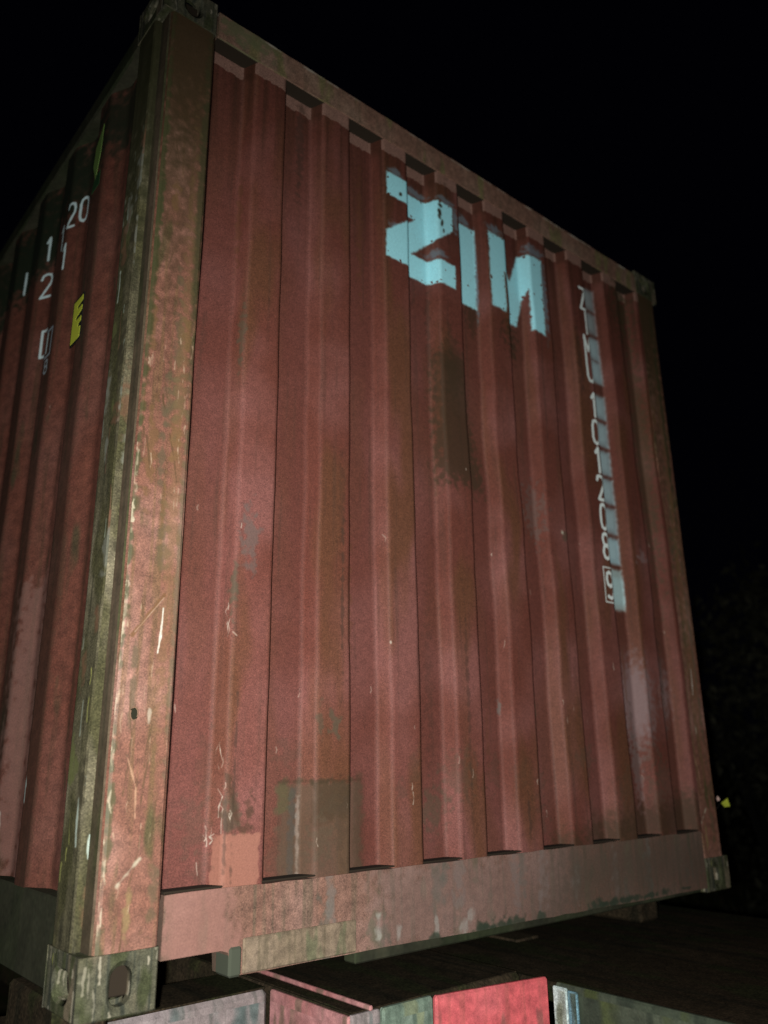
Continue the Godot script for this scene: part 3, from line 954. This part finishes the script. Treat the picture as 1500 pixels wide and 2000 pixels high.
	for sx: float in [1.0, -1.0]:
		for sy: float in [1.0, -1.0]:
			for sz: float in [1.0, -1.0]:
				var place := Transform3D(Basis.from_scale(Vector3(sx, sy, sz)), Vector3(-0.003 if sx > 0 else CW + 0.003, 0 if sy > 0 else CH, 0.004 if sz > 0 else -CL - 0.004))
				var o := part("corner_casting", mirrored(cm, place), cast_m, box_root)
				part("casting_hollow", mirrored(hollow_mesh, place), dark_m, o)  # dark block seen through the holes

	# --- left side wall: the near stretch carries the markings
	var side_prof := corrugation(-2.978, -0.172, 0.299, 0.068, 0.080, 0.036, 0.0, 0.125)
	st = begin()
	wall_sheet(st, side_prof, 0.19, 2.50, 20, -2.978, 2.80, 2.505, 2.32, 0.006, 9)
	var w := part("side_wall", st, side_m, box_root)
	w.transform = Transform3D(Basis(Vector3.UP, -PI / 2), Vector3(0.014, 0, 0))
	st = begin()
	wall_sheet(st, corrugation(-5.89, -2.978, 0.288, 0.068, 0.072, 0.036, 0.0, 0.0), 0.19, 2.50, 12, -5.89, 2.912, 2.505, 2.32, 0.006, 11)
	w = part("side_wall", st, rust_m, box_root)
	w.transform = Transform3D(Basis(Vector3.UP, -PI / 2), Vector3(0.014, 0, 0))
	# far side wall and the doors' end, closed and plain
	st = begin()
	wall_sheet(st, corrugation(0.17, 5.89, 0.288, 0.068, 0.072, 0.036, 0.0), 0.19, 2.50, 8, 0.17, 5.72, 2.505, 2.32, 0.006, 13)
	w = part("side_wall", st, rust_m, box_root)
	w.transform = Transform3D(Basis(Vector3.UP, PI / 2), Vector3(CW - 0.014, 0, 0))
	for k in 2:
		st = begin()
		box(st, Vector3(0.165 + k * 1.058, 0.16, -CL), Vector3(1.215 + k * 1.058, 2.47, -CL + 0.05), 0.01)
		part("door", st, rust_m, box_root)
	for sx: float in [0.0, 1.0]:
		var x0 := 0.012 if sx == 0.0 else CW - 0.062
		st = begin()
		box(st, Vector3(x0, 0.02, -CL + 0.18), Vector3(x0 + 0.05, 0.198, -0.180), 0.004)
		part("bottom_rail", st, grime_m, box_root)
		st = begin()
		box(st, Vector3(x0 - 0.006, 2.492, -CL + 0.18), Vector3(x0 + 0.056, 2.560, -0.180), 0.006)
		part("top_rail", st, grime_m, box_root)
	st = begin()
	box(st, Vector3(0.02, 2.555, -CL + 0.1), Vector3(CW - 0.02, 2.577, -0.095), 0.004)
	part("roof", st, rust_m, box_root)
	st = begin()
	box(st, Vector3(0.065, 0.15, -CL + 0.06), Vector3(CW - 0.065, 0.185, -0.075), 0.004)
	part("floor", st, grime_m, box_root)
	st = begin()
	box(st, Vector3(0.065, 0.03, -0.05), Vector3(CW - 0.065, 0.15, 0.0), 0.004)
	var cross := st.commit()
	for k in 14:
		shared("cross_member", cross, grime_m, box_root, Transform3D(Basis(), Vector3(0, 0, -0.35 - k * 0.41)))

	# --- stickers on the near end of the left side
	var yellow := plain(lin(0.50, 0.50, 0.05), 0.5)
	var black := plain(lin(0.012, 0.012, 0.010), 0.6)
	var onto := Transform3D(Basis(Vector3.UP, -PI / 2), Vector3(0.0105, 0, 0))
	st = begin()
	plate(st, PackedVector2Array([Vector2(-0.540, 1.805), Vector2(-0.440, 1.805), Vector2(-0.440, 1.622), Vector2(-0.540, 1.622)]), 0.0, 0.0015)
	var sticker := part("warning_sticker", st, black, box_root)
	sticker.transform = onto * Transform3D(Basis.from_scale(Vector3(0.82, 0.84, 1.0)), Vector3(-0.083, 0.277, 0))
	st = begin()
	plate(st, PackedVector2Array([Vector2(-0.532, 1.795), Vector2(-0.446, 1.795), Vector2(-0.446, 1.775), Vector2(-0.495, 1.768), Vector2(-0.495, 1.756), Vector2(-0.446, 1.756), Vector2(-0.446, 1.737), Vector2(-0.500, 1.725), Vector2(-0.500, 1.712), Vector2(-0.446, 1.712), Vector2(-0.446, 1.694), Vector2(-0.470, 1.690), Vector2(-0.470, 1.676), Vector2(-0.446, 1.672), Vector2(-0.446, 1.630), Vector2(-0.532, 1.630)]), 0.0017, 0.0025)
	part("sticker_print", st, yellow, sticker)
	st = begin()
	plate(st, PackedVector2Array([Vector2(-0.446, 2.375), Vector2(-0.434, 2.39), Vector2(-0.440, 2.29), Vector2(-0.462, 2.195), Vector2(-0.492, 2.26), Vector2(-0.484, 2.33)]), 0.0, 0.0015)
	var arrow := part("warning_arrow", st, plain(lin(0.13, 0.20, 0.05), 0.6), box_root)
	arrow.transform = onto
	st = begin()
	plate(st, PackedVector2Array([Vector2(-0.47, 2.21), Vector2(-0.425, 2.21), Vector2(-0.425, 2.16), Vector2(-0.485, 2.155)]), 0.0, 0.0012)
	var tag := part("green_tag", st, plain(lin(0.018, 0.05, 0.018), 0.6), box_root)
	tag.transform = onto


func mirrored(m: Mesh, place: Transform3D) -> SurfaceTool:
	# a copy of a mesh placed and, where the scale asks for it, mirrored with its winding kept clockwise
	var arrays := m.surface_get_arrays(0)
	var v: PackedVector3Array = arrays[Mesh.ARRAY_VERTEX]
	var n: PackedVector3Array = arrays[Mesh.ARRAY_NORMAL]
	var st := begin()
	var odd := place.basis.determinant() < 0
	for i in range(0, v.size(), 3):
		for k: int in ([0, 2, 1] if odd else [0, 1, 2]):
			var p := place * v[i + k]
			var nn := (place.basis * n[i + k]).normalized()
			vert(st, p, nn, uv_of(p, nn))
	return st


# ------------------------------------------------------------------ the trailer under it
func make_trailer() -> void:
	var t := root_thing("flatbed_trailer", "worn steel trailer with red, green and white painted beams under the container", "trailer", Vector3(0, 0, 0))
	var y := LIFT
	weathered(141, 256, 256, 0.004, lin(0.034, 0.024, 0.014), lin(0.052, 0.034, 0.022), lin(0.022, 0.018, 0.010), lin(0.032, 0.030, 0.013), {"moss_shade": 0.25, "grain": 0.004})
	var dark := painted(texture(), 0.9, 0.2, Vector2(1.02, 1.02), Vector2.ZERO, 0.1)
	weathered(151, 400, 256, 0.002, lin(0.62, 0.105, 0.115), lin(0.66, 0.170, 0.180), lin(0.30, 0.085, 0.07), lin(0.27, 0.09, 0.08), {"moss_shade": 0.1, "run": 0.4})
	var red := painted(texture(), 0.55, 0.4, Vector2(0.8, 0.512), Vector2.ZERO, 0.04)
	weathered(161, 400, 256, 0.002, lin(0.28, 0.215, 0.21), lin(0.37, 0.29, 0.295), lin(0.105, 0.095, 0.085), lin(0.095, 0.12, 0.115), {"moss_shade": 0.25, "run": 0.5})
	var pale := painted(texture(), 0.7, 0.3, Vector2(0.8, 0.512), Vector2.ZERO, 0.06)
	weathered(171, 256, 256, 0.002, lin(0.16, 0.20, 0.155), lin(0.27, 0.30, 0.25), lin(0.10, 0.13, 0.10), lin(0.22, 0.23, 0.14), {"moss_shade": 0.2, "run": 0.7})
	var green := painted(texture(), 0.7, 0.3, Vector2(0.512, 0.512), Vector2.ZERO, 0.06)
	weathered(181, 256, 256, 0.002, lin(0.42, 0.16, 0.155), lin(0.48, 0.24, 0.24), lin(0.27, 0.14, 0.12), lin(0.22, 0.13, 0.10), {"moss_shade": 0.15, "run": 0.4})
	var rose := painted(texture(), 0.65, 0.3, Vector2(0.512, 0.512), Vector2.ZERO, 0.05)
	weathered(221, 128, 256, 0.002, lin(0.42, 0.48, 0.47), lin(0.50, 0.56, 0.55), lin(0.15, 0.16, 0.13), lin(0.12, 0.13, 0.09), {"moss_shade": 0.15, "run": 0.6, "grain": 0.003})
	var white := painted(texture(), 0.6, 0.3, Vector2(0.256, 0.512), Vector2.ZERO, 0.03)
	weathered(231, 128, 256, 0.002, lin(0.12, 0.22, 0.27), lin(0.18, 0.29, 0.34), lin(0.05, 0.07, 0.07), lin(0.05, 0.065, 0.05), {"moss_shade": 0.2, "run": 0.7, "grain": 0.003})
	var blue := painted(texture(), 0.65, 0.3, Vector2(0.256, 0.512), Vector2.ZERO, 0.03)
	weathered(211, 256, 256, 0.004, lin(0.026, 0.018, 0.011), lin(0.040, 0.027, 0.017), lin(0.014, 0.012, 0.008), lin(0.022, 0.022, 0.010), {"moss_shade": 0.2, "grain": 0.004})
	var dark_brown := painted(texture(), 0.95, 0.15, Vector2(1.02, 1.02), Vector2.ZERO, 0.2)
	# main rails under the container
	var st := begin()
	for x: float in [0.70, 1.62]:
		st = begin()
		box(st, Vector3(x, y - 0.5, -6.4), Vector3(x + 0.12, y - 0.115, -0.34), 0.006)
		part("main_rail", st, dark, t)
	# left outrigger, set back, pale
	st = begin()
	box(st, Vector3(-0.05, y - 0.34, -0.55), Vector3(0.638, y - 0.10, -0.335), 0.012)
	part("outrigger", st, pale, t)
	st = begin()
	box(st, Vector3(1.300, y - 0.17, -0.95), Vector3(2.62, y - 0.121, 1.345), 0.006)
	part("deck_plate", st, dark_brown, t)
	# the nose: a boxed beam whose front is painted in fields
	st = begin()
	box(st, Vector3(0.655, y - 0.46, -0.9), Vector3(1.262, y - 0.102, -0.012), 0.010)
	part("nose_beam", st, dark, t)
	st = begin()
	box(st, Vector3(0.641, y - 0.45, -0.335), Vector3(0.6535, y - 0.100, 0.0), 0.004)
	part("side_plate", st, rose, t)
	for f: Array in [[0.648, 0.738, pale, 0.006], [0.740, 0.906, green, 0.010]]:
		st = begin()
		box(st, Vector3(f[0], y - 0.45, -0.011), Vector3(f[1], y - 0.098, f[3]), 0.006)
		part("front_field", st, f[2], t)
	st = begin()
	box(st, Vector3(-0.05, y - 0.0995, -0.545), Vector3(0.632, y - 0.0945, -0.343), 0.002)
	part("outrigger_top", st, dark_brown, t)  # thin dark plate over the outrigger's upper face
	st = begin()
	box(st, Vector3(0.668, y - 0.1015, -0.88), Vector3(1.250, y - 0.0985, -0.018), 0.001)
	part("nose_top", st, dark_brown, t)  # thin dark plate over the nose's upper face
	st = begin()
	box(st, Vector3(0.0, -0.37, -0.020), Vector3(0.362, 0.0, 0.0), 0.008)
	var bent := part("front_field", st, red, t)
	bent.transform = Transform3D(Basis(Vector3.UP, deg_to_rad(-11.0)), Vector3(0.909, y - 0.099, 0.014))
	# raised edge strip on the nose
	st = begin()
	box(st, Vector3(0.704, y - 0.098, -0.60), Vector3(0.715, y - 0.087, 0.004), 0.003)
	part("edge_strip", st, rose, t)
	# the right hand beam that runs forward
	st = begin()
	box(st, Vector3(1.2775, y - 0.50, 0.092), Vector3(1.296, y - 0.112, 1.35), 0.005)
	part("draw_beam", st, green_dark(), t)
	st = begin()
	box(st, Vector3(1.266, y - 0.48, 0.092), Vector3(1.2765, y - 0.118, 0.138), 0.004)
	part("reflector", st, white, t)
	st = begin()
	box(st, Vector3(1.266, y - 0.48, 0.140), Vector3(1.2765, y - 0.122, 0.172), 0.004)
	part("reflector", st, blue, t)
	# lock blocks that carry the container's corners
	for x: float in [0.02, 2.10]:
		for z: float in [-0.47, -5.98]:
			st = begin()
			box(st, Vector3(x, y - 0.10, z), Vector3(x + 0.115, y - 0.001, z + 0.30), 0.008)
			part("lock_block", st, dark_brown, t)
	st = begin()
	box(st, Vector3(-0.05, y - 0.34, -6.05), Vector3(2.48, y - 0.10, -5.75), 0.01)
	part("rear_bolster", st, dark, t)
	# support legs and wheels
	for x: float in [0.66, 1.68]:
		st = begin()
		box(st, Vector3(x, 0.03, -1.05), Vector3(x + 0.1, y - 0.4, -0.93), 0.006)
		box(st, Vector3(x - 0.06, 0.0, -1.12), Vector3(x + 0.16, 0.03, -0.86), 0.004)
		part("support_leg", st, dark, t)
	var rubber := plain(lin(0.02, 0.02, 0.02), 0.85)
	for z: float in [-4.4, -5.5]:
		st = begin()
		tube(st, PackedVector3Array([Vector3(0.1, 0.5, z), Vector3(2.34, 0.5, z)]), 0.06, 0.06, 12)
		box(st, Vector3(0.69, 0.5, z - 0.08), Vector3(0.83, y - 0.48, z + 0.08), 0.01)
		box(st, Vector3(1.61, 0.5, z - 0.08), Vector3(1.75, y - 0.48, z + 0.08), 0.01)
		part("axle", st, dark, t)
		for x: float in [0.0, 2.14]:
			st = begin()
			disc_lathe(st, PackedVector2Array([Vector2(0.28, 0.0), Vector2(0.44, 0.0), Vector2(0.49, 0.04), Vector2(0.5, 0.08), Vector2(0.5, 0.22), Vector2(0.49, 0.26), Vector2(0.44, 0.3), Vector2(0.28, 0.3)]), Vector3(x, 0.5, z))
			var wheel := part("wheel", st, rubber, t)
			st = begin()
			disc_lathe(st, PackedVector2Array([Vector2(0.0, 0.06), Vector2(0.12, 0.06), Vector2(0.14, 0.1), Vector2(0.27, 0.12), Vector2(0.285, 0.03), Vector2(0.285, 0.27), Vector2(0.0, 0.24)]), Vector3(x, 0.5, z))
			part("rim", st, dark, wheel)


func green_dark() -> StandardMaterial3D:
	weathered(191, 256, 256, 0.004, lin(0.045, 0.052, 0.036), lin(0.08, 0.085, 0.060), lin(0.025, 0.030, 0.022), lin(0.06, 0.07, 0.025), {"moss_shade": 0.1, "run": 0.6})
	return painted(texture(), 0.8, 0.25, Vector2(1.02, 1.02), Vector2.ZERO, 0.08)


# ------------------------------------------------------------------ ground and plants
func make_ground() -> void:
	var st := begin()
	var nz := FastNoiseLite.new()
	nz.seed = 3
	nz.frequency = 0.25
	var n := 60
	var at := func(i: int, k: int) -> Vector3:
		var u := (float(i) / n - 0.5) * 2.0
		var v := (float(k) / n - 0.5) * 2.0
		var x := u * absf(u) * 180.0
		var z := v * absf(v) * 180.0
		var d := Vector2(x - 1.2, z + 3.0).length()
		return Vector3(x, nz.get_noise_2d(x, z) * 0.25 * smoothstep(4.0, 9.0, d), z)
	for i in n:
		for k in n:
			var a: Vector3 = at.call(i, k)
			var b: Vector3 = at.call(i + 1, k)
			var c: Vector3 = at.call(i + 1, k + 1)
			var d: Vector3 = at.call(i, k + 1)
			tri(st, a, b, c, (c - a).cross(b - a).normalized())
			tri(st, a, c, d, (d - a).cross(c - a).normalized())
	weathered(201, 512, 512, 0.006, lin(0.075, 0.055, 0.032), lin(0.11, 0.085, 0.055), lin(0.04, 0.035, 0.018), lin(0.045, 0.055, 0.018), {"moss_shade": 0.3, "run": 0.3, "grain": 0.003})
	var g := part("ground", st, painted(texture(), 0.95, 0.15, Vector2(3.07, 3.07), Vector2.ZERO, 1.0), self)
	g.set_meta("kind", "structure")
	g.set_meta("label", "dark bare earth and short weeds around the trailer")


func leaf_mesh(l: float, w: float) -> ArrayMesh:
	var st := begin()
	var p := [Vector3(0, 0, 0), Vector3(w * 0.5, l * 0.4, w * 0.15), Vector3(0, l, -w * 0.1), Vector3(-w * 0.5, l * 0.4, w * 0.15), Vector3(0, l * 0.45, 0)]
	for k: Array in [[0, 1, 4], [1, 2, 4], [2, 3, 4], [3, 0, 4]]:
		var a: Vector3 = p[k[0]]
		var b: Vector3 = p[k[1]]
		var c: Vector3 = p[k[2]]
		var nn := (b - a).cross(c - a).normalized()
		tri(st, a, b, c, nn if nn.z > 0 else -nn)
	return st.commit()


func scatter(called: String, mesh: Mesh, m: Material, where: Array[Transform3D], tints: Array[Color], parent: Node) -> MultiMeshInstance3D:
	var mm := MultiMesh.new()
	mm.transform_format = MultiMesh.TRANSFORM_3D
	mm.use_colors = true
	mm.mesh = mesh
	mm.instance_count = where.size()
	for i in where.size():
		mm.set_instance_transform(i, where[i])
		mm.set_instance_color(i, tints[i])
	var o := MultiMeshInstance3D.new()
	o.name = called
	o.multimesh = mm
	o.material_override = m
	o.set_meta("kind", "stuff")
	parent.add_child(o, true)
	return o


func turned(p: Vector3, s: float) -> Transform3D:
	var b := Basis(Vector3(rng.randfn(), rng.randfn(), rng.randfn()).normalized(), rng.randf() * TAU)
	return Transform3D(b.scaled(Vector3.ONE * s), p)


func make_greenery() -> void:
	var leafy := StandardMaterial3D.new()
	leafy.vertex_color_use_as_albedo = true
	leafy.roughness = 0.9
	leafy.metallic_specular = 0.1
	leafy.backlight_enabled = true
	leafy.backlight = Color(0.3, 0.35, 0.1)
	var bark := plain(lin(0.006, 0.005, 0.004), 0.95)
	var leaf := leaf_mesh(0.10, 0.06)
	# three bushes of the hedge that closes the yard on the right
	var hedge := [[Vector3(7.2, 0, -1.9), 1.5, 3.3, "tall dark bush right of the container, ending below the sky"], [Vector3(8.6, 0, -4.6), 1.7, 3.6, "dark bush farther back behind the container's far edge"], [Vector3(6.3, 0, 0.4), 1.2, 2.5, "low dark bush at the right margin beside the trailer"]]
	for h: Array in hedge:
		var b := root_thing("bush", h[3], "bush", h[0])
		b.set_meta("group", "bushes along the yard's edge")
		var where: Array[Transform3D] = []
		var tint: Array[Color] = []
		var st := begin()
		for k in 9:
			var a := rng.randf() * TAU
			var tip := Vector3(cos(a) * h[1] * 0.7, h[2] * rng.randf_range(0.6, 0.95), sin(a) * h[1] * 0.7)
			tube(st, PackedVector3Array([Vector3(cos(a) * 0.1, 0, sin(a) * 0.1), tip * Vector3(0.4, 0.5, 0.4), tip]), 0.03, 0.006, 5)
		part("branches", st, bark, b)
		for c in 130:
			var a := rng.randf() * TAU
			var u := pow(rng.randf(), 0.6)
			var hh := rng.randf()
			var rad: float = h[1] * u * sqrt(maxf(0.05, 1.0 - pow(hh * 1.05 - 0.25, 2) * 1.3))
			var centre := Vector3(cos(a) * rad, 0.15 + hh * h[2] * 0.92, sin(a) * rad)
			var tone := rng.randf_range(0.5, 1.3)
			for k in 34:
				where.append(turned(centre + Vector3(rng.randfn(), rng.randfn(), rng.randfn()) * 0.15, rng.randf_range(0.6, 1.3)))
				tint.append(Color(0.030, 0.027, 0.018) * tone * rng.randf_range(0.7, 1.3))
		scatter("foliage", leaf, leafy, where, tint, b)
	# grass on the ground to the right
	var blade := leaf_mesh(0.22, 0.02)
	var gw: Array[Transform3D] = []
	var gt: Array[Color] = []
	for k in 16000:
		var p := Vector3(rng.randf_range(2.0, 9.0), 0, rng.randf_range(-6.0, 2.0))
		var basis_ := Basis(Vector3.UP, rng.randf() * TAU) * Basis(Vector3.RIGHT, rng.randf_range(-0.7, 0.7))
		gw.append(Transform3D(basis_.scaled(Vector3.ONE * rng.randf_range(0.4, 1.2)), p))
		gt.append([Color(0.022, 0.025, 0.010), Color(0.033, 0.026, 0.014), Color(0.016, 0.020, 0.009)][k % 3] * rng.randf_range(0.6, 1.3))
	var grass := scatter("grass", blade, leafy, gw, gt, self)
	grass.set_meta("label", "short dark grass beyond the trailer")
	# a bramble shoot behind the far corner post, one leaf of it caught by the flash
	var shoot := root_thing("bramble_shoot", "thin shoot with one bright yellow-green leaf behind the container's right edge", "plant", Vector3(2.80, 0, -0.62))
	var s2 := begin()
	tube(s2, PackedVector3Array([Vector3(0, 0, 0), Vector3(-0.02, 0.6, 0.03), Vector3(-0.05, 1.1, 0.12), Vector3(-0.12, 1.36, 0.34), Vector3(-0.20, 1.42, 0.52), Vector3(-0.255, 1.452, 0.572)]), 0.005, 0.0018, 6)
	part("stem", s2, plain(lin(0.008, 0.006, 0.004), 0.9), shoot)
	for q: Array in [[Vector3(-0.215, 1.425, 0.56), Vector3(-0.9, -0.5, 0.5), 0.045, Color(0.36, 0.37, 0.04)], [Vector3(-0.285, 1.450, 0.572), Vector3(-0.4, 0.4, 0.8), 0.022, Color(0.55, 0.35, 0.30)]]:
		var st := begin()
		var lm := leaf_mesh(q[2], q[2] * 0.75)
		st.append_from(lm, 0, Transform3D(Basis.looking_at(-(q[1] as Vector3), Vector3.UP).rotated(Vector3.RIGHT, 0.4), q[0]))
		var m := plain((q[3] as Color).linear_to_srgb(), 0.5)
		part("leaf", st, m, shoot)
